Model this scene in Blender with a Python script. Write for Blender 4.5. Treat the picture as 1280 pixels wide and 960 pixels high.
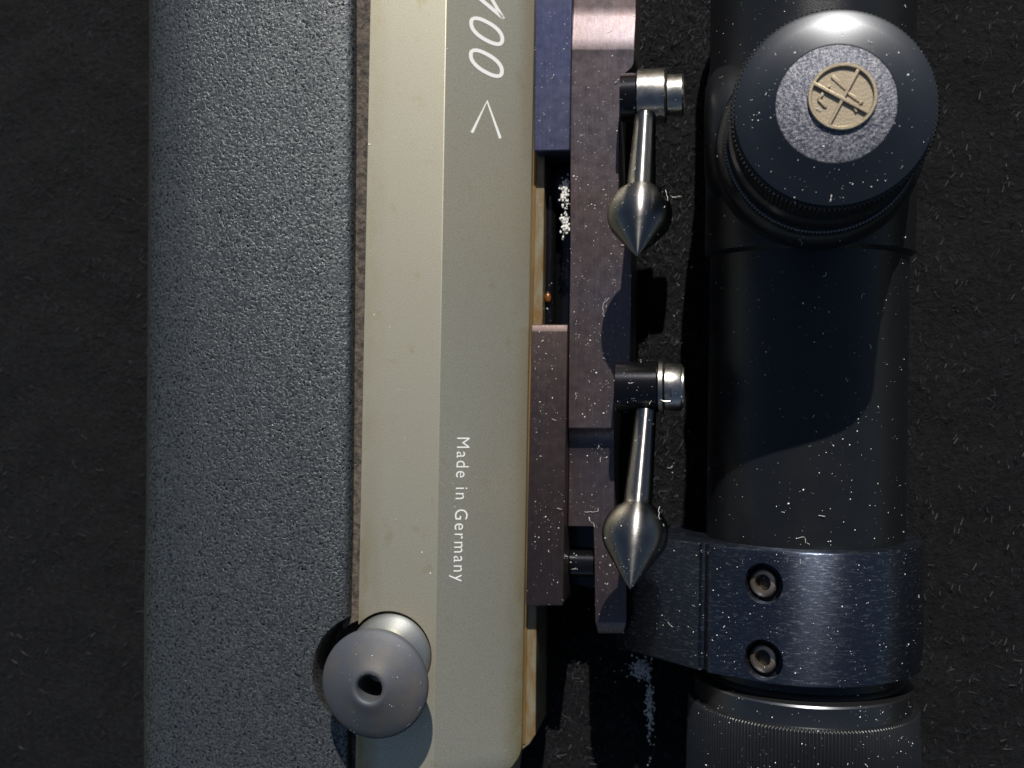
import bpy, bmesh, math, random
from mathutils import Vector, Matrix, noise
for o in list(bpy.data.objects): bpy.data.objects.remove(o, do_unlink=True)
random.seed(7)
S = 0.000136            # metres per unit; one unit is about one photo pixel on the receiver
sc = bpy.context.scene
C = sc.collection
# ---------------------------------------------------------------- camera
F = 1400.0
TH = math.atan(260.0 / F)
HC = F * math.cos(TH)
cam_loc = Vector((HC * math.tan(TH), 0, HC))
cd = bpy.data.cameras.new('camera'); cam = bpy.data.objects.new('camera', cd); C.objects.link(cam)
cam.location = cam_loc * S; cam.rotation_euler = (0, TH, 0)
cd.sensor_width = 36; cd.lens = F / 1280 * 36; cd.clip_start = 0.005; cd.clip_end = 10
cd.dof.use_dof = True; cd.dof.focus_distance = (HC - 90) / math.cos(TH) * S; cd.dof.aperture_fstop = 30
sc.camera = cam
# ---------------------------------------------------------------- sky, sun, exposure
SUN_DIR = Vector((0.17, 1.27, 1.0)).normalized()        # towards the sun
w = bpy.data.worlds.new('World'); sc.world = w; w.use_nodes = True
nt = w.node_tree; nt.nodes.clear()
sky = nt.nodes.new('ShaderNodeTexSky'); sky.sky_type = 'NISHITA'; sky.sun_disc = False
sky.sun_elevation = math.asin(SUN_DIR.z); sky.sun_rotation = math.atan2(SUN_DIR.x, SUN_DIR.y)
bg = nt.nodes.new('ShaderNodeBackground'); bg.inputs[1].default_value = 0.05
wo = nt.nodes.new('ShaderNodeOutputWorld')
nt.links.new(sky.outputs[0], bg.inputs[0]); nt.links.new(bg.outputs[0], wo.inputs[0])
sl = bpy.data.lights.new('sun', 'SUN'); sun = bpy.data.objects.new('sun', sl); C.objects.link(sun)
sl.energy = 5.0; sl.angle = math.radians(0.53); sl.color = (1, 0.955, 0.88)
sun.rotation_euler = SUN_DIR.to_track_quat('Z', 'Y').to_euler()
sc.view_settings.view_transform = 'Standard'; sc.view_settings.look = 'None'
sc.view_settings.gamma = 1; sc.view_settings.exposure = 0.17
sc.view_settings.use_curve_mapping = False
# ---------------------------------------------------------------- helpers
R_CAM = Matrix.Rotation(TH, 3, 'Y')
def ray(X, Y): return R_CAM @ Vector(((X - 640) / F, -(Y - 480) / F, -1))
def P(X, Y, z=0.0):
    d = ray(X, Y); t = (z - cam_loc.z) / d.z
    return cam_loc + d * t
def wr(X, Y, z, r):                                  # real radius of something r pixels wide at that depth
    d = (P(X, Y, z) - cam_loc).dot(R_CAM @ Vector((0, 0, -1)))
    return r * d / F
def thing(name, label, cat, loc, group=None):
    o = bpy.data.objects.new(name, None); C.objects.link(o); o.location = Vector(loc) * S
    o.empty_display_size = 0.01; o['label'] = label; o['category'] = cat
    if group: o['group'] = group
    return o
def wloc(o):
    v = Vector(o.location)
    while o.parent: o = o.parent; v += Vector(o.location)
    return v
def place(o, parent, centre):
    if parent is not None and parent.get('turned'):      # parent is rotated: keep the world place
        o.parent = parent; o.matrix_parent_inverse = (Matrix.Translation(wloc(parent)) @ parent.rotation_quaternion.to_matrix().to_4x4()).inverted(); o.location = Vector(centre) * S
    elif parent is not None:
        o.parent = parent; o.location = Vector(centre) * S - wloc(parent)
    else: o.location = Vector(centre) * S
def obj(name, verts, faces, mat, parent=None, smooth=35, bevel=0, seg=2, fix=True):
    vs = [Vector(v) for v in verts]
    c = Vector([sum(v[i] for v in vs) / len(vs) for i in range(3)])
    me = bpy.data.meshes.new(name)
    me.from_pydata([(v - c) * S for v in vs], [], faces); me.update()
    if fix:
        bm = bmesh.new(); bm.from_mesh(me); bmesh.ops.recalc_face_normals(bm, faces=bm.faces); bm.to_mesh(me); bm.free()
    if smooth:
        for p in me.polygons: p.use_smooth = True
        me.set_sharp_from_angle(angle=math.radians(smooth))
    me.materials.append(mat)
    o = bpy.data.objects.new(name, me); C.objects.link(o); place(o, parent, c)
    if bevel:
        b = o.modifiers.new('bevel', 'BEVEL'); b.width = bevel * S; b.segments = seg; b.limit_method = 'ANGLE'
        b.angle_limit = math.radians(35); b.harden_normals = False
    return o
def prism_data(pts, zt, zb):
    top = [P(x, y, zt) for x, y in pts]; n = len(pts)
    vs = top + [Vector((v.x, v.y, zb)) for v in top]
    fs = [list(range(n)), list(range(2 * n - 1, n - 1, -1))] + [[i, i + n, (i + 1) % n + n, (i + 1) % n] for i in range(n)]
    return vs, fs
def prism(name, pts, zt, zb, mat, parent=None, **k):
    vs, fs = prism_data(pts, zt, zb); return obj(name, vs, fs, mat, parent, **k)
def loft(name, st, zb, mat, parent=None, **k):       # stations (Y, xl, xr, z): one run of changing width and height
    vs = []; n = len(st)
    for Y, xl, xr, z in st:
        a, b = P(xl, Y, z), P(xr, Y, z)
        vs += [a, b, Vector((b.x, b.y, zb)), Vector((a.x, a.y, zb))]
    fs = []
    for i in range(n - 1):
        for j in range(4):
            fs.append([4 * i + j, 4 * i + (j + 1) % 4, 4 * i + 4 + (j + 1) % 4, 4 * i + 4 + j])
    fs += [[3, 2, 1, 0], [4 * n - 4, 4 * n - 3, 4 * n - 2, 4 * n - 1]]
    return obj(name, vs, fs, mat, parent, **k)
def lathe_data(origin, axis, prof, n=96, knurl=None, cap=True):
    """prof: (distance along axis, radius). knurl: (i0, i1, teeth, depth) rows modulated"""
    ax = Vector(axis).normalized(); u = ax.orthogonal().normalized(); v = ax.cross(u)
    vs = []; fs = []
    for i, (h, r) in enumerate(prof):
        for j in range(n):
            a = 2 * math.pi * j / n; rr = r
            if knurl and knurl[0] <= i <= knurl[1]:
                rr = r - knurl[3] * (0.5 + 0.5 * math.cos(a * knurl[2]))
            vs.append(Vector(origin) + ax * h + (u * math.cos(a) + v * math.sin(a)) * rr)
    for i in range(len(prof) - 1):
        for j in range(n):
            fs.append([i * n + j, i * n + (j + 1) % n, (i + 1) * n + (j + 1) % n, (i + 1) * n + j])
    if cap: fs.append(list(range(n))[::-1]); fs.append([(len(prof) - 1) * n + j for j in range(n)])
    return vs, fs
def lathe(name, origin, axis, prof, mat, parent=None, n=96, knurl=None, cap=True, **k):
    vs, fs = lathe_data(origin, axis, prof, n, knurl, cap); return obj(name, vs, fs, mat, parent, **k)
def cut(o, vs, fs):                                  # carve a solid out of o, for good
    c = obj('cutter', vs, fs, o.data.materials[0], smooth=0)
    m = o.modifiers.new('cut', 'BOOLEAN'); m.object = c; m.operation = 'DIFFERENCE'; m.solver = 'EXACT'
    bev = [x for x in o.modifiers if x.type == 'BEVEL']
    for b in bev: b.show_viewport = False
    dg = bpy.context.evaluated_depsgraph_get(); dg.update()
    me = bpy.data.meshes.new_from_object(o.evaluated_get(dg)); me.name = o.data.name
    o.modifiers.remove(m); o.data = me
    for b in bev: b.show_viewport = True
    me.set_sharp_from_angle(angle=math.radians(35))
    bpy.data.objects.remove(c, do_unlink=True)
def tube_data(path, r, n=6, flat=None):
    vs = []; fs = []; L = len(path)
    for i, p in enumerate(path):
        p = Vector(p); t = (Vector(path[min(i + 1, L - 1)]) - Vector(path[max(i - 1, 0)])).normalized()
        u = t.orthogonal().normalized(); v = t.cross(u)
        rr = r[i] if isinstance(r, (list, tuple)) else r
        for j in range(n):
            a = 2 * math.pi * j / n; vs.append(p + (u * math.cos(a) + v * math.sin(a)) * rr)
    for i in range(L - 1):
        for j in range(n): fs.append([i * n + j, i * n + (j + 1) % n, (i + 1) * n + (j + 1) % n, (i + 1) * n + j])
    fs += [list(range(n))[::-1], [(L - 1) * n + j for j in range(n)]]
    return vs, fs
def join(datas):
    V = []; Fs = []
    for vs, fs in datas:
        k = len(V); V += list(vs); Fs += [[i + k for i in f] for f in fs]
    return V, Fs
# ---------------------------------------------------------------- materials
class M:
    def __init__(s, name):
        s.m = bpy.data.materials.new(name); s.m.use_nodes = True; s.t = s.m.node_tree; s.N = s.t.nodes; s.L = s.t.links
        s.b = s.N['Principled BSDF']
        tc = s.N.new('ShaderNodeTexCoord'); mp = s.N.new('ShaderNodeMapping'); mp.inputs['Scale'].default_value = (1 / S,) * 3
        s.L.new(tc.outputs['Object'], mp.inputs[0]); s.co = mp.outputs[0]
    def set(s, col=None, metal=None, rough=None, spec=None, **k):
        if col: s.b.inputs['Base Color'].default_value = (*col, 1)
        if metal is not None: s.b.inputs['Metallic'].default_value = metal
        if rough is not None: s.b.inputs['Roughness'].default_value = rough
        if spec is not None: s.b.inputs['Specular IOR Level'].default_value = spec
        for a, v in k.items(): s.b.inputs[a.replace('_', ' ')].default_value = v
        return s
    def scaled(s, sc3):
        mp = s.N.new('ShaderNodeMapping'); mp.inputs['Scale'].default_value = sc3; s.L.new(s.co, mp.inputs[0]); return mp.outputs[0]
    def noise(s, scale, detail=3, rough=.6, co=None):
        n = s.N.new('ShaderNodeTexNoise'); n.inputs['Scale'].default_value = scale; n.inputs['Detail'].default_value = detail
        n.inputs['Roughness'].default_value = rough; s.L.new(co or s.co, n.inputs['Vector']); return n.outputs['Fac']
    def voro(s, scale, co=None, rnd=1):
        n = s.N.new('ShaderNodeTexVoronoi'); n.inputs['Scale'].default_value = scale; n.inputs['Randomness'].default_value = rnd
        s.L.new(co or s.co, n.inputs['Vector']); return n.outputs['Distance']
    def ramp(s, f, stops):
        r = s.N.new('ShaderNodeValToRGB'); e = r.color_ramp.elements
        while len(e) < len(stops): e.new(0.5)
        for el, (p, c) in zip(e, stops): el.position = p; el.color = (*c, 1) if isinstance(c, tuple) else (c, c, c, 1)
        s.L.new(f, r.inputs[0]); return r.outputs[0]
    def mix(s, f, a, b, mode='MIX'):
        n = s.N.new('ShaderNodeMix'); n.data_type = 'RGBA'; n.blend_type = mode
        if isinstance(f, (int, float)): n.inputs[0].default_value = f
        else: s.L.new(f, n.inputs[0])
        for v, i in ((a, 6), (b, 7)):
            if isinstance(v, tuple): n.inputs[i].default_value = (*v, 1)
            else: s.L.new(v, n.inputs[i])
        return n.outputs[2]
    def math(s, op, a, b):
        n = s.N.new('ShaderNodeMath'); n.operation = op
        for v, i in ((a, 0), (b, 1)):
            if isinstance(v, (int, float)): n.inputs[i].default_value = v
            else: s.L.new(v, n.inputs[i])
        return n.outputs[0]
    def link(s, out, inp): s.L.new(out, s.b.inputs[inp]); return s
    def bump(s, h, strength=.3, dist=1.0, prev=None):
        n = s.N.new('ShaderNodeBump'); n.inputs['Strength'].default_value = strength; n.inputs['Distance'].default_value = dist * S
        s.L.new(h, n.inputs['Height'])
        if prev: s.L.new(prev, n.inputs['Normal'])
        s.L.new(n.outputs[0], s.b.inputs['Normal']); return n.outputs[0]
    def xyz(s):
        n = s.N.new('ShaderNodeSeparateXYZ'); s.L.new(s.co, n.inputs[0]); return n.outputs

# matt grey-olive anodised receiver with yellow age stains
m = M('receiver_coating').set(metal=.86, rough=.5)
st = m.ramp(m.noise(.03, 5, .7, m.scaled((1, .45, 1))), [(.30, .15), (.58, 1.0)])
xyz_ = m.xyz(); REC_V = []
def edge_mask(w_):                                   # stain lying along one long edge of the receiver
    v = m.N.new('ShaderNodeValue'); REC_V.append(v)
    xs_ = m.math('SUBTRACT', xyz_[0], m.math('MULTIPLY', xyz_[1], .0185))
    d_ = m.math('DIVIDE', m.math('ABSOLUTE', m.math('SUBTRACT', xs_, v.outputs[0]), 0), w_)
    return m.ramp(d_, [(0.0, 1.0), (1.0, 0.0)])
em = m.math('MAXIMUM', edge_mask(26), edge_mask(30))
low = m.ramp(m.math('ADD', m.math('MULTIPLY', xyz_[1], -.0011), .5), [(.30, .25), (.62, 1.0)])
c1 = m.mix(m.noise(.006, 2), (.575, .535, .41), (.615, .575, .45))
c2 = m.mix(m.math('MULTIPLY', m.math('MULTIPLY', em, st), m.math('MULTIPLY', low, 1.0)), c1, (.36, .27, .085))
blot = m.ramp(m.noise(.045, 4, .6), [(.62, 0.0), (.74, 1.0)])
c2 = m.mix(m.math('MULTIPLY', blot, .42), c2, (.45, .37, .17))
spk = m.ramp(m.noise(.6, 2, .6), [(.30, .76), (.5, 1.0), (.72, 1.20)])
m.link(m.mix(1.0, c2, spk, 'MULTIPLY'), 'Base Color')
m.link(m.ramp(m.noise(.6, 2, .6), [(.3, .52), (.7, .42)]), 'Roughness')
m.bump(m.noise(.6, 3, .7), .2, .7); MAT_REC = m.m
# strip of bare tan metal beside the receiver
m = M('tan_edge_metal').set(metal=.45, rough=.42)
st = m.ramp(m.noise(.05, 5, .7, m.scaled((1.5, .5, 1))), [(.40, 0.0), (.66, 1.0)])
m.link(m.mix(st, (.25, .22, .15), (.20, .11, .03)), 'Base Color')
m.bump(m.noise(.3, 3), .3, .8); MAT_TAN = m.m
# coarse grained black synthetic stock
m = M('stock_grain').set(metal=.85, rough=.44, spec=.5)
g1 = m.noise(.21, 5, .68); v1 = m.ramp(m.voro(.17), [(0, 0.0), (.5, 1.0)])
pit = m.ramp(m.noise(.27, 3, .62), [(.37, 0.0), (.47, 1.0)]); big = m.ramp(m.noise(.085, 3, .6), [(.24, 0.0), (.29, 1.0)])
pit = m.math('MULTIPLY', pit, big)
h = m.math('ADD', m.math('MULTIPLY', g1, 1.3), m.math('ADD', m.math('MULTIPLY', v1, .5), m.math('MULTIPLY', pit, .9)))
fine = m.ramp(m.noise(.30, 4, .75), [(.36, 0.0), (.64, 1.0)])
m.link(m.mix(pit, (.016, .019, .024), m.mix(fine, (.047, .053, .058), (.215, .225, .228))), 'Base Color')  # near-black pit colour paints in the shade inside the pits
m.link(m.ramp(m.noise(.25, 4), [(.3, .35), (.7, .46)]), 'Roughness')
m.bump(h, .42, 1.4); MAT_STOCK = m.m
m = M('stock_edge').set(rough=.75)
m.link(m.mix(m.ramp(m.noise(.12, 4), [(.4, 0.0), (.6, 1.0)]), (.025, .02, .016), (.095, .075, .058)), 'Base Color')
m.bump(m.noise(.2, 4, .7), .8, 2.5); MAT_LEDGE = m.m
# anodised mount metals
def anod(name, ca, cb, rough, metal=.85, aniso=True):
    m = M(name).set(metal=metal, rough=rough)
    f = m.ramp(m.noise(.006, 2, .5), [(.36, 0.0), (.62, 1.0)])
    sp = m.ramp(m.noise(.45, 4, .7, m.scaled((1, .03, 1))), [(.35, .86), (.65, 1.10)])
    m.link(m.mix(1.0, m.mix(f, ca, cb), sp, 'MULTIPLY'), 'Base Color')
    br = m.noise(.5, 3, .7, m.scaled((1, .04, 1)))
    b1 = m.bump(br, .09, .4); m.bump(m.noise(.35, 3, .7), .10, .6, b1)
    m.link(m.ramp(m.noise(.09, 4), [(.3, rough - .05), (.7, rough + .07)]), 'Roughness')
    return m.m
MAT_RAIL = anod('rail_anodised', (.135, .096, .090), (.125, .106, .118), .38)
MAT_BLUE = anod('block_blue_anodised', (.058, .066, .135), (.075, .080, .135), .45)
MAT_BROWN = anod('block_brown_anodised', (.090, .066, .068), (.102, .075, .070), .44)
# turned steel
m = M('turned_steel').set((.20, .195, .19), 1, .26)
turn = m.noise(.9, 2, .6, m.scaled((.05, 1, .05)))
b1 = m.bump(turn, .18, .5); m.bump(m.noise(.4, 2), .1, .5, b1)
m.link(m.ramp(m.noise(.1, 3), [(.3, .32), (.7, .40)]), 'Roughness')
tg = m.N.new('ShaderNodeTangent'); tg.direction_type = 'RADIAL'; tg.axis = 'Y'; m.L.new(tg.outputs[0], m.b.inputs['Tangent']); m.b.inputs['Anisotropic'].default_value = .92; m.b.inputs['Anisotropic Rotation'].default_value = 0.25
MAT_STEEL = m.m
m = M('bright_pin_steel').set((.42, .40, .375), 1, .27)
m.bump(m.noise(.4, 2), .12, .5); m.link(m.ramp(m.noise(.08, 4), [(.3, .22), (.7, .36)]), 'Roughness'); MAT_PIN = m.m
m = M('polished_black_steel').set((.035, .035, .04), .9, .16); m.bump(m.noise(.2, 3), .08, .6); MAT_DARKSTEEL = m.m
m = M('dull_screw_steel').set((.30, .24, .18), .95, .38)
m.link(m.mix(m.noise(.12, 4), (.50, .44, .37), (.38, .26, .17)), 'Base Color'); m.bump(m.noise(.3, 3), .3, 1); MAT_SCREW = m.m
m = M('silver_satin').set((.37, .38, .38), .85, .36); m.bump(m.noise(.5, 3), .2, .7); MAT_SATIN = m.m
# satin grey knob
m = M('knob_grey').set((.085, .09, .105), .3, .60)
m.link(m.mix(m.ramp(m.noise(.03, 4), [(.45, 0.0), (.7, 1.0)]), (.062, .068, .082), (.085, .078, .075)), 'Base Color')
m.bump(m.noise(.4, 3, .7), .22, .8); MAT_KNOB = m.m
m = M('black_hole').set((.004, .004, .004), 0, .6); MAT_HOLE = m.m
# scope finishes
m = M('scope_black').set((.010, .011, .013), .25, .30)
m.link(m.ramp(m.noise(.03, 4), [(.3, .26), (.7, .36)]), 'Roughness'); m.bump(m.noise(.45, 4, .75), .28, .9); MAT_SCOPE = m.m
m = M('scope_satin_black').set((.095, .098, .106), .95, .33); m.bump(m.noise(.45, 3, .7), .06, .5); MAT_CAP = m.m
m = M('turret_speckled_face').set(metal=.6, rough=.48)
m.link(m.mix(m.ramp(m.noise(.42, 4, .75), [(.40, 0.0), (.62, 1.0)]), (.045, .05, .08), (.27, .27, .29)), 'Base Color')
m.bump(m.noise(.4, 4, .7), .7, 1.6); MAT_FACE = m.m
m = M('brass_emblem').set((.42, .35, .25), .75, .42); m.bump(m.noise(.4, 3), .25, .8); MAT_BRASS = m.m
m = M('ring_brushed_black').set((.050, .060, .085), .88, .36)
br = m.noise(.75, 4, .8, m.scaled((.16, 1, .16))); gl = m.ramp(m.noise(.42, 3, .8, m.scaled((.22, 1, .22))), [(.54, 0.0), (.68, 1.0)])
m.link(m.ramp(br, [(.35, .30), (.7, .44)]), 'Roughness'); m.link(m.mix(gl, (.040, .050, .074), (.15, .17, .20)), 'Base Color')  # paler streaks put brushed glints into the base colour
tg = m.N.new('ShaderNodeTangent'); tg.direction_type = 'RADIAL'; tg.axis = 'Y'; m.L.new(tg.outputs[0], m.b.inputs['Tangent']); m.b.inputs['Anisotropic'].default_value = .85; m.b.inputs['Anisotropic Rotation'].default_value = .25
m.bump(br, .3, .8); MAT_RING = m.m
# felt-like case lining
m = M('lining_felt').set((.012, .013, .017), 0, .85, .25)
f = m.ramp(m.noise(.09, 6, .75, m.scaled((1.2, .6, 1))), [(.45, 0.0), (.62, .3), (.75, 1.0)])
m.link(m.mix(f, (.0006, .0008, .0015), (.013, .0145, .019)), 'Base Color'); m.bump(m.noise(.11, 6, .75), 1, 7)
MAT_FELT = m.m
m = M('fuzz_dark').set((.04, .043, .053), 0, .6, .4)
m.link(m.mix(m.ramp(m.noise(.06, 4), [(.4, 0.0), (.65, 1.0)]), (.006, .007, .010), (.036, .038, .048)), 'Base Color'); MAT_FUZZ = m.m
m = M('white_print').set((.80, .80, .78), 0, .5); m.bump(m.noise(.4, 2), .1, .5); MAT_WHITE = m.m
m = M('dust_grain').set((.86, .86, .84), 0, .45, .6); m.bump(m.noise(.5, 2), .1, .5); MAT_DUST = m.m
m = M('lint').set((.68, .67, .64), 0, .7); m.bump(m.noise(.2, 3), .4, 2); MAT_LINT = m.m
m = M('amber_bead').set((.16, .06, .015), .2, .25); m.bump(m.noise(.2, 3), .2, 1); MAT_AMBER = m.m

# ================================================================ setting: felt lining of the case
ZF = -235
def hashn(x, y):
    return (math.sin(x * .051 + 1.3 * math.sin(y * .033)) + math.sin(y * .043 + 1.7 * math.sin(x * .021 + 2)) + .5 * math.sin(x * .13 + y * .17)) * .33
n = 170; vs = []; fs = []
for j in range(n):
    for i in range(n):
        x = -1500 + 3000 * i / (n - 1); y = -1200 + 2400 * j / (n - 1)
        vs.append((x, y, ZF + 5 * hashn(x, y) + random.uniform(-1.5, 1.5)))
for j in range(n - 1):
    for i in range(n - 1): a = j * n + i; fs.append([a, a + 1, a + n + 1, a + n])
o = obj('case_lining', vs, fs, MAT_FELT, smooth=60); o['kind'] = 'structure'

# ================================================================ rifle
rifle = thing('rifle', 'rifle lying on its side, black grained stock at left with grey receiver marked 100', 'rifle', (P(500, 480, -235)))
# --- stock: wide grained slab with a rounded edge at both sides and a round notch for the bolt handle
def stock_edge_x(Y): return 443 - 5 * max(0, min(1, (Y - 120) / 640.0)) - 2 * (Y > 760)
Ys = [-60, 60, 180, 300, 420, 540, 660, 780, 900, 1020]
prof = [(0, -60), (0, -12), (1.5, -5), (5, -1), (11, 2), (40, 4), (120, 5), (210, 3), (262, -4), (288, -16), (306, -40), (316, -80), (318, -225)]
vs = []; fs = []
for Y in Ys:
    e = P(stock_edge_x(Y), Y, -3)
    for dx, z in prof: vs.append(Vector((e.x - dx, e.y, z)))
    vs.append(Vector((e.x, e.y, -225)))
k = len(prof) + 1
for i in range(len(Ys) - 1):
    for j in range(k): fs.append([i * k + j, i * k + (j + 1) % k, (i + 1) * k + (j + 1) % k, (i + 1) * k + j])
fs += [list(range(k)), [(len(Ys) - 1) * k + j for j in range(k)]]
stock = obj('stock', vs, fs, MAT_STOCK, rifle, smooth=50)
nq = P(467, 843, 0)
nv, nf = lathe_data(Vector((nq.x, nq.y, -70)), (0, 0, 1), [(0, 79), (66, 79), (72, 80), (76, 82.5), (92, 96)], 64)
cut(stock, nv, nf)
stock['label'] = 'black coarse grained synthetic stock'
# bedding ledge between stock and receiver
vs, fs = prism_data([(431, -60), (466, -60), (450, 1010), (428, 1010)], -13, -120)
ledge = obj('bedding_strip', vs, fs, MAT_LEDGE, rifle)
nv, nf = lathe_data(Vector((nq.x, nq.y, -100)), (0, 0, 1), [(-30, 70), (66, 70), (120, 70)], 64)
cut(ledge, nv, nf)
prism('notch_floor', [(380, 740), (470, 740), (470, 960), (380, 960)], -58, -90, MAT_LEDGE, rifle)
# --- receiver: flat facet, sloping facet, side wall
ZB = -82
def Ledge(Y): return 463 - .0196 * Y
def Ridge(Y): return 558 - .0170 * Y
def Redge(Y): return 668 - .0170 * Y
Y0, Y1 = -60, 962
vs = []
for Y, inset in ((Y0, 0), (480, 0), (946, 0), (953, .8), (960, 3), (967, 7), (973, 11), (979, 17), (1040, 24)):
    a, b, c = P(Ledge(Y), Y, 0), P(Ridge(Y), Y, 0), P(Redge(Y) - inset, Y, ZB)
    b = Vector((b.x, a.y, 0)); c.y = a.y
    vs += [a, b, c, Vector((c.x, c.y, -205)), Vector((a.x, a.y, -205))]
fs = []
for i in range(8):
    for j in range(5): fs.append([i * 5 + j, i * 5 + (j + 1) % 5, i * 5 + 5 + (j + 1) % 5, i * 5 + 5 + j])
fs += [[4, 3, 2, 1, 0], [len(vs) - 5 + j for j in range(5)]]
rec = obj('receiver', vs, fs, MAT_REC, rifle, smooth=20)
RC0 = wloc(rec) / S
RC = P(487, 818, 0)
nv, nf = lathe_data(Vector((RC.x, RC.y, -60)), (0, 0, 1), [(0, wr(487, 818, 0, 54)), (100, wr(487, 818, 0, 54))], 72)
cut(rec, nv, nf)
cx_, cy_ = RC0.x, RC0.y
REC_V[0].outputs[0].default_value = P(Ledge(480), 480, 0).x - cx_; REC_V[1].outputs[0].default_value = P(Redge(480), 480, ZB).x - cx_
bv = rec.modifiers.new('bevel', 'BEVEL'); bv.width = 2.0 * S; bv.segments = 3; bv.limit_method = 'ANGLE'; bv.angle_limit = math.radians(28)
# plane of the sloping facet, for the print on it
fa, fb, fc = P(Ridge(0), 0, 0), P(Ridge(960), 960, 0), P(Redge(0), 0, ZB)
FN = (fb - fa).cross(fc - fa).normalized(); FN = FN if FN.z > 0 else -FN
def PB(X, Y, up=.35):
    d = ray(X, Y); t = (fa + FN * up - cam_loc).dot(FN) / d.dot(FN); return cam_loc + d * t
def stroke(pts, wd, closed=False):
    """flat stroke of width wd following photo points, laid on the facet with real thickness"""
    n = len(pts); up = []; 
    for i, (x, y) in enumerate(pts):
        if closed: x0, y0 = pts[i - 1]; x1, y1 = pts[(i + 1) % n]
        else: x0, y0 = pts[max(i - 1, 0)]; x1, y1 = pts[min(i + 1, n - 1)]
        dx, dy = x1 - x0, y1 - y0; l = math.hypot(dx, dy); nx, ny = -dy / l * wd / 2, dx / l * wd / 2
        up.append((PB(x + nx, y + ny), PB(x - nx, y - ny), PB(x - nx, y - ny, -.5), PB(x + nx, y + ny, -.5)))
    vs = [v for q in up for v in q]; fs = []
    for i in range(n if closed else n - 1):
        a, b = 4 * i, 4 * ((i + 1) % n)
        for j in range(4): fs.append([a + j, a + (j + 1) % 4, b + (j + 1) % 4, b + j])
    if not closed: fs += [[3, 2, 1, 0], [4 * n - 4, 4 * n - 3, 4 * n - 2, 4 * n - 1]]
    return vs, fs
def zero(cx, cy):
    pts = []
    for k in range(48):
        a = 2 * math.pi * k / 48; p = 2.35
        u = math.copysign(abs(math.cos(a)) ** (2 / p), math.cos(a)) * 19.5      # across (glyph height)
        v = math.copysign(abs(math.sin(a)) ** (2 / p), math.sin(a)) * 11.6      # along (glyph width)
        pts.append((cx + u, cy + v + u * .52))
    return pts
def glyph(name, data):
    vs, fs = data; return obj(name, vs, fs, MAT_WHITE, rec, smooth=0)
glyph('numeral', join([stroke([(590, -10), (629, 22.5)], 4.6), stroke([(629.5, 23.5), (620, 8), (611, -8)], 4.0)]))
glyph('numeral', stroke(zero(608.5, 39), 4.6, True)); glyph('numeral', stroke(zero(608, 79), 4.6, True))
glyph('arrow_mark', stroke([(590, 166), (609, 126.5), (625.5, 173)], 3.4))
tcu = bpy.data.curves.new('txt', 'FONT'); tcu.body = 'Made in Germany'; tcu.size = 1; tcu.space_character = 1.22; tcu.offset = -.006
to = bpy.data.objects.new('txt', tcu); C.objects.link(to)
dg = bpy.context.evaluated_depsgraph_get(); dg.update()
tm = bpy.data.meshes.new_from_object(to.evaluated_get(dg))
xs = [v.co.x for v in tm.vertices]; x0, x1 = min(xs), max(xs); ksc = 180 / (x1 - x0)
def tmap(v, up):
    u = (v.co.x - x0) * ksc
    return PB(571.5 - .028 * u + v.co.y * 23, 547 + u, up)
tv = [tmap(v, .35) for v in tm.vertices]
tf = [list(p.vertices) for p in tm.polygons]
obj('lettering', tv, tf, MAT_WHITE, rec, smooth=0, fix=False)
bpy.data.objects.remove(to, do_unlink=True)
# tan lower edge strip beside the receiver wall
tz = -96
strip = prism('edge_strip', [(Redge(-60) - 6, -60), (685.5, -60), (681, 195), (678, 405), (673, 640), (670.5, 765), (669.5, 918), (662, 930), (652, 938), (640, 938)], tz, -190, MAT_TAN, rifle, bevel=1.2)
prism('seam', [(Redge(-60) + .2, -60), (Redge(-60) + 6.4, -60), (Redge(930) + 4.0, 930), (Redge(930) - .6, 930)], tz + 2.0, tz - 8, anod('rusty_seam', (.10, .055, .015), (.20, .12, .04), .5, .3), rifle)
# --- bolt handle with knob
bh = RC.copy()
top = P(468, 855, 60)
axis = Vector((top.x - bh.x, top.y - bh.y, 100)).normalized()
r1 = wr(487, 818, 0, 53)
axis0 = Vector((0, 0, 1))
handle = lathe('bolt_handle', Vector((bh.x, bh.y, -55)), axis0, [(0, r1 - 1), (48, r1 - 1), (51, r1 - 2.5), (55, r1 - 7), (64, r1 - 14), (74, 30), (88, 27)], MAT_SATIN, rifle, n=96, smooth=40)
kr = wr(465, 855, 58, 69)
ko = top - axis0 * 88; ko.z = 0
kx = Vector((top.x, top.y, 0))
knob = lathe('knob', Vector((top.x, top.y, 0)), (0, 0, 1),
      [(28, 26), (34, 34), (40, 44), (45, kr - 10), (50, kr - 3), (54, kr - .6), (57, kr), (60, kr - .8), (62.5, kr - 3.5), (67, kr - 12), (74.5, kr - 28), (79.5, 27), (82, 23), (82.8, 20), (82.4, 17.8), (80.5, 16), (77, 15.2), (30, 15)],
      MAT_KNOB, handle, n=128, smooth=45)
lathe('knob_socket', Vector((top.x, top.y, 0)), (0, 0, 1), [(31, 15.0), (31.5, 15.0)], MAT_HOLE, knob, n=32)
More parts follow.
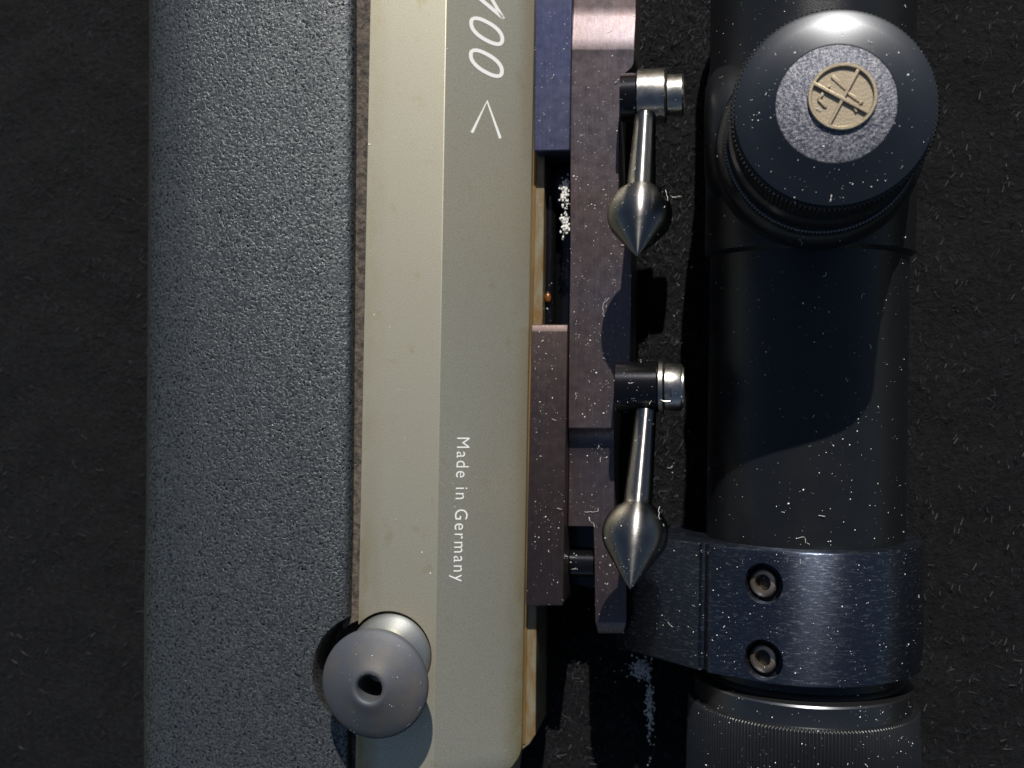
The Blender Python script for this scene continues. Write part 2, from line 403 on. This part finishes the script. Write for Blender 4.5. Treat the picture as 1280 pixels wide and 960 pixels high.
# ================================================================ scope mount
mount = thing('scope_mount', 'dark anodised quick-release scope mount between grey receiver and scope', 'scope mount', P(745, 420, -235))
st = [(-60, 718, 796, -82.5), (8, 716.5, 795, -82), (16, 716.3, 795, -81.2), (21, 716, 795, -80), (27, 715.6, 794.6, -78.4), (34, 714.8, 794.3, -76.5), (48, 713.8, 793.6, -72.7), (61, 713, 793, -69.8), (63, 713, 793, -69.8), (66, 713, 793, -70),
      (78, 713, 792.5, -70), (84, 713, 790, -70), (87, 713, 787, -70), (91, 713, 782, -70), (96, 713, 778, -70), (104, 713, 775.8, -70), (114, 713, 775, -70),
      (272, 713, 773, -70), (286, 713, 774, -70), (294, 713, 779, -70), (300, 713, 785, -70), (307, 713, 789, -70), (318, 713, 789.6, -70),
      (455, 711, 788, -70), (460, 711, 787, -70), (464, 711, 783, -70), (468, 711, 777, -70), (473, 711, 771.5, -70), (480, 711, 768.8, -70), (490, 710.8, 768, -70),
      (535, 710.5, 768, -70), (536.5, 710.5, 768, -73), (539, 710.5, 768, -78), (543, 710.5, 768, -83), (549, 710.5, 768, -88), (558, 710.7, 768, -91.6), (572, 711, 768, -93.6), (577, 711, 768, -94),
      (658, 710, 768, -94)]
rail = loft('rail', st, -165, MAT_RAIL, mount, bevel=.9, smooth=32)
loft('rail_arm', [(650, 742, 768.5, -94.4), (665, 742, 772, -94.4), (685, 742.5, 779, -94.4), (700, 743, 783, -94.4), (777, 744, 783.5, -94.4), (779, 744.5, 783, -95.5), (790, 747, 780, -106), (792, 748, 779, -109)], -165, MAT_RAIL, mount, bevel=.8)
prism('slot_floor', [(708, 655), (744, 655), (744, 735), (708, 728)], -138, -165, MAT_DARKSTEEL, mount)
lathe('cross_bolt', P(712, 703, -128), (1, 0, 0), [(0, 17), (2, 19), (30, 19), (34, 19)], MAT_DARKSTEEL, mount, n=40)
b1_ = prism('clamp_block', [(669.5, -60), (716, -60), (712.6, 188), (667, 189)], -62, -150, MAT_BLUE, mount, bevel=1.6)
b1_['label'] = 'blue-violet upper clamp block'
b2_ = loft('clamp_block', [(405.5, 665.2, 709.5, -70), (406.2, 664.8, 709.6, -66.9), (413.5, 664.3, 709.5, -63.9), (415, 664.3, 709.5, -63.7), (754, 657.3, 703.8, -63.7), (757, 657.3, 703.5, -66)], -150, MAT_BROWN, mount, bevel=.9)
b2_['label'] = 'brown-violet lower clamp block'
# recess between the blocks
prism('recess_floor', [(676, 180), (716, 180), (712, 412), (672, 412)], -158, -175, MAT_DARKSTEEL, mount)
pin = lathe('locating_pin', P(686, 405, -125), (0.01, 1, 0), [(0, 9), (165, 9), (172, 7)], MAT_DARKSTEEL, mount, n=32)
obj('amber_bead', *lathe_data(P(685, 372, -112), (0, 1, 0), [(-7, 1), (-5, 3.4), (0, 4.6), (5, 3), (7, 1)], 16), MAT_AMBER, mount)

def lever(hub_c, hub_r, hub_x, cap_x, hub_mat, p0, z0, ball, zb, rb, tip, label):
    """hub with pin (axis across), turned arm swelling to a pointed ball"""
    a = P(p0[0], p0[1], z0); b = P(ball[0], ball[1], zb); ax = (b - a); L = ax.length; axn = ax.normalized()
    rs = wr(ball[0], ball[1], zb, rb); t = P(tip[0], tip[1], zb - 2); tl = (t - b).length
    d2 = (t - b).normalized(); ax2 = axn; tl *= 1.04
    # one turned body along the axis from hub to tip
    o_ = b - ax2 * L
    r0, r1_ = 13.0, 17.2
    prof = [(0, r0), (2, r0 + .3)]
    for k in range(1, 9): prof.append((L * k / 9 * .76 + 2, r0 + (r1_ - r0) * k / 8))
    joint = L - math.sqrt(max(rs ** 2 - r1_ ** 2, 1)) - 1
    prof = [p for p in prof if p[0] < joint - 3] + [(joint - 2, r1_), (joint + .5, r1_ + .8)]
    a0 = math.acos(-(L - joint) / rs) if abs((L - joint) / rs) < 1 else 2.6
    for k in range(1, 15):
        an = math.pi - (math.pi - a0) - (a0 - math.radians(62)) * k / 14
        prof.append((L + rs * math.cos(an), rs * math.sin(an)))
    h1, r2 = prof[-1]
    for k in range(1, 9):
        f = k / 9; prof.append((h1 + (L + tl - h1) * f, r2 * (1 - f) ** 0.93 + 1.0 * f))
    prof += [(L + tl, .8)]
    q_ = Vector((0, 1, 0)).rotation_difference(ax2)          # the lever's own Y axis runs along it
    vs_, fs_ = lathe_data(Vector((0, 0, 0)), (0, 1, 0), prof, 72)
    body = obj('clamp_lever', vs_, fs_, MAT_STEEL, mount, smooth=50)
    cen = Vector([sum(v[i] for v in vs_) / len(vs_) for i in range(3)])
    body.rotation_mode = 'QUATERNION'; body.rotation_quaternion = q_
    body.location = (o_ + q_ @ cen) * S - wloc(mount); body['turned'] = 1
    body['label'] = label
    hc = P(hub_c[0], hub_c[1], hub_c[2])
    xa = P(hub_x[0], hub_c[1], hub_c[2]).x - hc.x; xb = P(hub_x[1], hub_c[1], hub_c[2]).x - hc.x
    lathe('lever_hub', hc, (1, 0, 0), [(xa, hub_r - 2), (xa + 1.5, hub_r), (xb - 1.5, hub_r), (xb, hub_r - 1.5)], hub_mat, body, n=72, smooth=40)
    xc = P(cap_x[1], hub_c[1], hub_c[2]).x - hc.x
    return body, hc, xa, xb, xc
HZ = -38
lv, hc, xa, xb, xc = lever((812, 121, HZ), 34, (797, 833), (833, 855), MAT_PIN, (806.5, 146), -22, (799.5, 268), 36, 40.5, (796.5, 326), 'upper steel clamp lever ending in a pointed ball')
lathe('pin_head', hc, (1, 0, 0), [(xb + .8, 23), (xb + 2, 26), (xc - 2, 26), (xc, 24)], MAT_PIN, lv, n=56, smooth=40)
lathe('hub_washer', hc, (1, 0, 0), [(P(777, 121, HZ).x - hc.x, 30), (xa - .8, 30)], MAT_DARKSTEEL, lv, n=56, smooth=40)
lv2, hc, xa, xb, xc = lever((800, 484, HZ), 32.5, (770, 823), (830, 855), MAT_DARKSTEEL, (807.5, 514), -28, (794, 667), 20, 41.5, (790, 733), 'lower steel clamp lever ending in a pointed ball')
lathe('hub_flange', hc, (1, 0, 0), [(xb + .6, 33), (xb + 1.2, 34.5), (xb + 6, 34.5), (xb + 6.6, 33)], MAT_PIN, lv2, n=56, smooth=40)
lathe('pin_head', hc, (1, 0, 0), [(xb + 7.6, 27), (xb + 9, 29.5), (xc - 4, 29.5), (xc - 2, 28), (xc - 1.9, 25), (xc, 25)], MAT_PIN, lv2, n=56, smooth=40)
vv = [P(825, 500, -3), P(831, 502, -4), P(838, 501.5, -5), P(841, 494, -6), P(839, 484, -6)]
obj('spring_clip', *tube_data(vv, 1.1, 8), MAT_PIN, lv2)
# --- ring around the scope tube
AXD = Vector((-.014, -1, 0)).normalized()                       # along the scope towards the eyepiece
ZA = -110.0
capc = P(1045, 130, 228)                                         # turret axis
def axpt(yw): return Vector((capc.x + .014 * (yw - capc.y), yw, ZA))
ax_x = capc.x
RR = 146.0
def sect():
    pts = []
    cx = 0.0
    pts += [(-240, -185), (-241, -119), (-236, -113), (-176, -62), (-134, -22), (-131.0, -19.5), (-127.5, -25), (-124, -24), (-121, -11.5), (-116, -6)]
    a0 = math.degrees(math.atan2(6, 88))
    start = math.degrees(math.acos(-88 / RR))
    pts.append((-91, 4))
    for k in range(0, 41):
        a = math.radians(start - start * k / 40 - 20 * k / 40)
        pts.append((RR * math.cos(a), ZA + RR * math.sin(a)))
    pts += [(140, ZA - 70), (60, ZA - 80), (-60, ZA - 80)]
    return pts
yt = P(1040, 691, 36).y; yb = P(1040, 861, 36).y
sp = sect(); ns = len(sp); vs = []
sts = [(yt, 3.4), (yt - .7, 1.7), (yt - 1.8, .5), (yt - 3.2, 0), (yb + 3, 0), (yb + 1, .8), (yb, 2.6)]
for yw, ins in sts:
    a = axpt(yw)
    for x, z in sp:
        k_ = 1 - ins / max(60, math.hypot(x, z - ZA)); vs.append(Vector((a.x + x * k_, yw, ZA + (z - ZA) * k_)))
nl = len(sts); fs = [list(range(ns)), list(range(nl * ns - 1, (nl - 1) * ns - 1, -1))] + [[q * ns + i, q * ns + i + ns, q * ns + (i + 1) % ns + ns, q * ns + (i + 1) % ns] for q in range(nl - 1) for i in range(ns)]
ring = obj('scope_ring', vs, fs, MAT_RING, mount, smooth=25)
tv_, tf_ = lathe_data(axpt(yt + 60), AXD, [(0, 124.2), (yt - yb + 120, 124.2)], 128)
cut(ring, tv_, tf_)
for (sx, sy) in ((953, 729), (953, 824)):
    # screw axis leans to the left, square to the ring there
    zz = -110 + math.sqrt(RR ** 2 - 70 ** 2) - 2
    p = P(sx + 3, sy, zz); a = axpt(p.y)
    nrm = Vector((-0.30, .10, 1)).normalized()
    cvs, cfs = lathe_data(p - nrm * 24, nrm, [(0, 22), (26, 23.5), (60, 26)], 48)
    cut(ring, cvs, cfs)
for (sx, sy) in ((953, 729), (953, 824)):
    zz = -110 + math.sqrt(RR ** 2 - 70 ** 2) - 2
    p = P(sx + 3, sy, zz); nrm = Vector((-0.42, .10, 1)).normalized()
    q = p - nrm * 17 + Vector((-5, 0, 0))
    s_ = lathe('ring_screw', q, nrm, [(-6, 17), (6, 17.5), (9, 16.5), (10.5, 14.5), (10.6, 10.2), (3, 9.4), (1, 9)], MAT_SCREW, ring, n=48, smooth=40)
    hv, hf = lathe_data(q, nrm, [(1.6, 8.2), (2.4, 8.2)], 6)
    obj('hex_socket', hv, hf, MAT_HOLE, s_, smooth=0)


# ================================================================ scope
scope = thing('rifle_scope', 'black rifle scope with round turret bearing a brass coin emblem, held in a ring', 'scope', (axpt(0).x, 0, ZA - 125))
ytop = 560.0
def yy(Y, z): return P(1040, Y, z).y
def along(yw): return (ytop - yw) / abs(AXD.y)
tp = [(0, 128), (along(yy(45, 20)), 128), (along(yy(60, 20)), 131), (along(yy(296, 22)), 131), (along(yy(303, 20)), 130), (along(yy(307, 18)), 126.0), (along(yy(309, 15)), 124),
      (along(yy(700, 15)), 124), (along(yb - 8), 124), (along(yb - 14), 124)]
lathe('tube', axpt(ytop), AXD, tp, MAT_SCOPE, scope, n=192, smooth=35)
oc = [(along(yb - 12), 121), (along(yy(872, 20)), 121), (along(yy(879, 22)), 126), (along(yy(884.5, 26)), 135), (along(yy(887, 26)), 136.5), (along(yy(911, 26)), 136.5), (along(yy(913, 26)), 137)]
lathe('eyepiece_collar', axpt(ytop), AXD, oc, MAT_CAP, scope, n=192, smooth=25)
k0 = along(yy(912.5, 30))
kn = [(k0, 137.5), (k0 + 1, 142), (k0 + 4, 145), (k0 + 60, 146), (k0 + 160, 146)]
lathe('eyepiece_ring', axpt(ytop), AXD, kn, MAT_SCOPE, scope, n=1260, knurl=(2, 4, 210, 2.4), smooth=60)
# turret
TC = Vector((capc.x, capc.y, 0))
rc = wr(1045, 130, 205, 127)
base = lathe('turret_base', TC, (0, 0, 1), [(-60, 119), (10, 119), (36, 118), (46, 115), (52, 110), (56, 106), (92, 106)], MAT_SCOPE, scope, n=160, smooth=60)
bp = P(880, 165, -40)
lathe('side_boss', Vector((TC.x, bp.y, -75)), (-1, 0, 0), [(0, 96), (100, 92), (118, 84), (127, 72), (131, 60), (132.5, 40), (132.5, 0.5)], MAT_SCOPE, scope, n=128, smooth=60)
drum = lathe('turret_drum', TC, (0, 0, 1), [(58, 104), (60, rc + 4), (62, rc + 6), (74, rc + 6.5), (77, rc + 5), (79, rc - 1), (86, rc - 1.5), (90, rc + 1), (118, rc + 1), (121, rc - 2), (128, rc - 3)], MAT_CAP, scope, n=1008, knurl=(2, 3, 168, 1.6), smooth=50)
ri = wr(1047, 122, 230, 74.5)
cap = lathe('turret_cap', TC, (0, 0, 1), [(126, rc - 4), (130, rc - 1.5), (196, rc - .5), (199, rc + .6), (201.5, rc + .8), (203.8, rc + .2), (205.6, rc - 1.4), (205.6, rc - 2.6), (204.4, rc - 3.4), (204.6, rc - 4), (212.6, rc - 4.6), (214.4, rc - 7.6), (218, rc - 18), (228.2, ri + 1.5), (229.2, ri), (228, ri - .8)], MAT_CAP, scope, n=1040, knurl=(1, 6, 130, 3.0), smooth=50)
lathe('turret_face', TC, (0, 0, 1), [(225, ri - .6), (228.6, ri - .6), (228.8, ri - 1)], MAT_FACE, cap, n=128)
ec = P(1053, 121, 230); er = wr(1053, 121, 230, 42)
coin = lathe('coin_emblem', Vector((ec.x, ec.y, 0)), (0, 0, 1), [(227, er), (232.6, er), (233.2, er - .6), (233.2, er - 3), (232.6, er - 3.6), (229.8, er - 4)], MAT_BRASS, cap, n=96, smooth=40)
def bar3(p, q, wd, zt, zb=229.4):
    x0, y0 = p; x1, y1 = q; l = math.hypot(x1 - x0, y1 - y0); nx, ny = -(y1 - y0) / l * wd / 2, (x1 - x0) / l * wd / 2
    return prism_data([(x0 + nx, y0 + ny), (x1 + nx, y1 + ny), (x1 - nx, y1 - ny), (x0 - nx, y0 - ny)], zt, zb)
obj('cross_bar', *bar3((1017, 103.5), (1087, 141), 4.4, 233.4), MAT_BRASS, coin, bevel=.6)
obj('cross_bar', *bar3((1073, 87), (1036.5, 155), 4.2, 233.0), MAT_BRASS, coin, bevel=.6)
obj('relief_mark', *join([bar3((1040, 95), (1058, 111), 5, 231), bar3((1060, 116), (1079, 129), 4, 231.2), bar3((1033, 109), (1038, 107), 3, 232),
     bar3((1029, 116), (1023, 124), 3.4, 232), bar3((1023, 124), (1033, 134), 3.4, 231.8), bar3((1067, 133), (1071, 140), 3, 232), bar3((1074, 130), (1078, 126), 2.6, 232)]), MAT_BRASS, coin, bevel=.5)

# ================================================================ lint, fibres, dust and a sun patch made of pale blobs
def tuft(name, cx, cy, z, n_, w_, h_, label):
    ds = []
    for _ in range(n_):
        x = cx + random.gauss(0, w_); y = cy + random.gauss(0, h_); p = P(x, y, z + random.uniform(0, 6))
        bm = bmesh.new(); bmesh.ops.create_icosphere(bm, subdivisions=1, radius=1)
        s = random.uniform(.7, 2.0)
        vs = [p + Vector((v.co.x * s * random.uniform(.5, 1.2), v.co.y * s * random.uniform(.6, 1.6), v.co.z * s * .5)) for v in bm.verts]
        ds.append((vs, [[v.index for v in f.verts] for f in bm.faces])); bm.free()
    vs, fs = join(ds); o = obj(name, vs, fs, MAT_LINT, None, smooth=60)
    o['label'] = label; o['category'] = 'lint'; return o
tuft('lint_sun_patch', 706, 240, -100, 150, 2.4, 9, 'small white tuft of lint in the gap under the upper clamp block, the upper tuft')
tuft('lint_sun_patch', 707, 281, -100, 110, 2.4, 7, 'small white tuft of lint in the gap, just below the other tuft')
tuft('lint_sun_patch', 800, 836, -222, 200, 6, 6, 'pale blobs in place of a sun patch on the dark lining just below the scope ring foot')  # pale blobs give shape to a patch of sunlight on the felt
tuft('sun_streak', 812, 884, -218, 190, 2.4, 24, 'thin trail of pale blobs in place of a streak of sunlight running down the dark lining')  # more added blobs carry the sun patch on as a streak
def fib(p, l, curl):
    pts = []; a = random.uniform(0, 6.28); x, y = p.x, p.y
    for k in range(7):
        pts.append(Vector((x, y, p.z + .7 + (1.6 if 0 < k < 6 else 0) * random.random()))); a += random.gauss(0, curl); x += math.cos(a) * l / 6; y += math.sin(a) * l / 6
    return tube_data(pts, random.uniform(.2, .38), 4)
bpy.context.view_layer.update()
dg = bpy.context.evaluated_depsgraph_get()
def drop(X, Y):
    q = P(X, Y, -20); hit = sc.ray_cast(dg, Vector((q.x * S, q.y * S, 300 * S)), Vector((0, 0, -1)))
    if not hit[0]: return None
    return hit[1] / S, hit[2], hit[4].name.split('.')[0]
dens = {'stock': .10, 'receiver': .25, 'rail': 1, 'rail_arm': 1, 'clamp_block': 1, 'edge_strip': .3, 'scope_ring': .8, 'tube': .45, 'turret_cap': .9, 'turret_face': .7,
        'eyepiece_collar': .8, 'eyepiece_ring': .8, 'knob': 1, 'case_lining': .12, 'clamp_lever': .35, 'turret_base': .5, 'turret_drum': .6, 'bolt_handle': .3}
ds = []
def speck(p, nrm, s):
    s1, s2 = s * random.uniform(.6, 1.4), s * random.uniform(.5, 1.1); a = random.random() * 3.14
    u = nrm.orthogonal().normalized(); v = nrm.cross(u); uu = u * math.cos(a) + v * math.sin(a); vv_ = nrm.cross(uu)
    c = p + nrm * s * .35
    vs = [c + uu * s1, c + vv_ * s2, c - uu * s1 * random.uniform(.6, 1), c - vv_ * s2, c + nrm * s * .5, c - nrm * s * .5]
    return vs, [[0, 1, 4], [1, 2, 4], [2, 3, 4], [3, 0, 4], [1, 0, 5], [2, 1, 5], [3, 2, 5], [0, 3, 5]]
regions = [(660, 0, 800, 960, 3400), (780, 0, 1180, 960, 5000), (400, 0, 670, 960, 1300), (100, 0, 450, 960, 1000), (735, 200, 850, 740, 300)]
for x0_, y0_, x1_, y1_, cnt in regions:
    for _ in range(cnt):
        r = drop(random.uniform(x0_, x1_), random.uniform(y0_, y1_))
        if not r: continue
        p, nr, nm = r
        cl = .5 + .5 * noise.noise(p * .021) + .35 * noise.noise(p * .075)
        if random.random() > dens.get(nm, .3) * max(0.04, cl * 1.6 - .25) ** 1.5 * 2.2 or nr.z < .25: continue
        ds.append(speck(p, nr, min(1.8, random.lognormvariate(-1.3, .62))))
fz = []
for _ in range(15000):
    X_, Y_ = (random.uniform(655, 905), random.uniform(0, 960)) if random.random() < .45 else (random.uniform(-20, 1300), random.uniform(-20, 980))
    q = P(X_, Y_, ZF + 4); a_ = random.gauss(1.2, .9); l_ = random.uniform(5, 17); hh = random.uniform(1, 7)
    d_ = Vector((math.cos(a_), math.sin(a_), 0)); b0 = Vector((q.x, q.y, ZF + 5 * hashn(q.x, q.y) - 1))
    fz.append(tube_data([b0, b0 + d_ * l_ * .4 + Vector((random.uniform(-1, 1), 0, hh)), b0 + d_ * l_ + Vector((0, random.uniform(-2, 2), hh * random.uniform(.2, 1.1)))], random.uniform(.16, .42), 3))
v_, f_ = join(fz); fo = obj('lining_fuzz', v_, f_, MAT_FUZZ, None, smooth=60, fix=False); fo['kind'] = 'stuff'
fo['label'] = 'short dark fibres standing up from the black case lining'; fo['category'] = 'fuzz'
vs, fs = join(ds); d = obj('dust', vs, fs, MAT_DUST, None, smooth=0, fix=False); d['kind'] = 'stuff'
d['label'] = 'pale dust grains scattered over rifle, mount and scope'; d['category'] = 'dust'
ds = []
for x, y, l in [(748, 391, 26), (713, 500, 10), (740, 557, 9), (742, 583, 10), (722, 648, 22), (735, 668, 16), (829, 208, 16), (838, 262, 13), (835, 270, 11), (828, 642, 16), (832, 648, 14), (824, 600, 9), (995, 668, 22), (1110, 455, 8),
                (780, 160, 9), (842, 872, 9), (826, 240, 9), (760, 20, 9), (772, 300, 9), (690, 640, 7), (1020, 640, 8), (840, 790, 9)] + [(random.uniform(670, 840), random.uniform(0, 800), random.uniform(4, 9)) for _ in range(14)] + [(random.uniform(930, 1160), random.uniform(0, 960), random.uniform(4, 9)) for _ in range(18)]:
    r = drop(x, y)
    if r: ds.append(fib(r[0], l, .6))
vs, fs = join(ds); d = obj('lint_fibres', vs, fs, MAT_LINT, None, smooth=60); d['kind'] = 'stuff'
d['label'] = 'short pale lint fibres lying on the mount and scope'; d['category'] = 'lint'
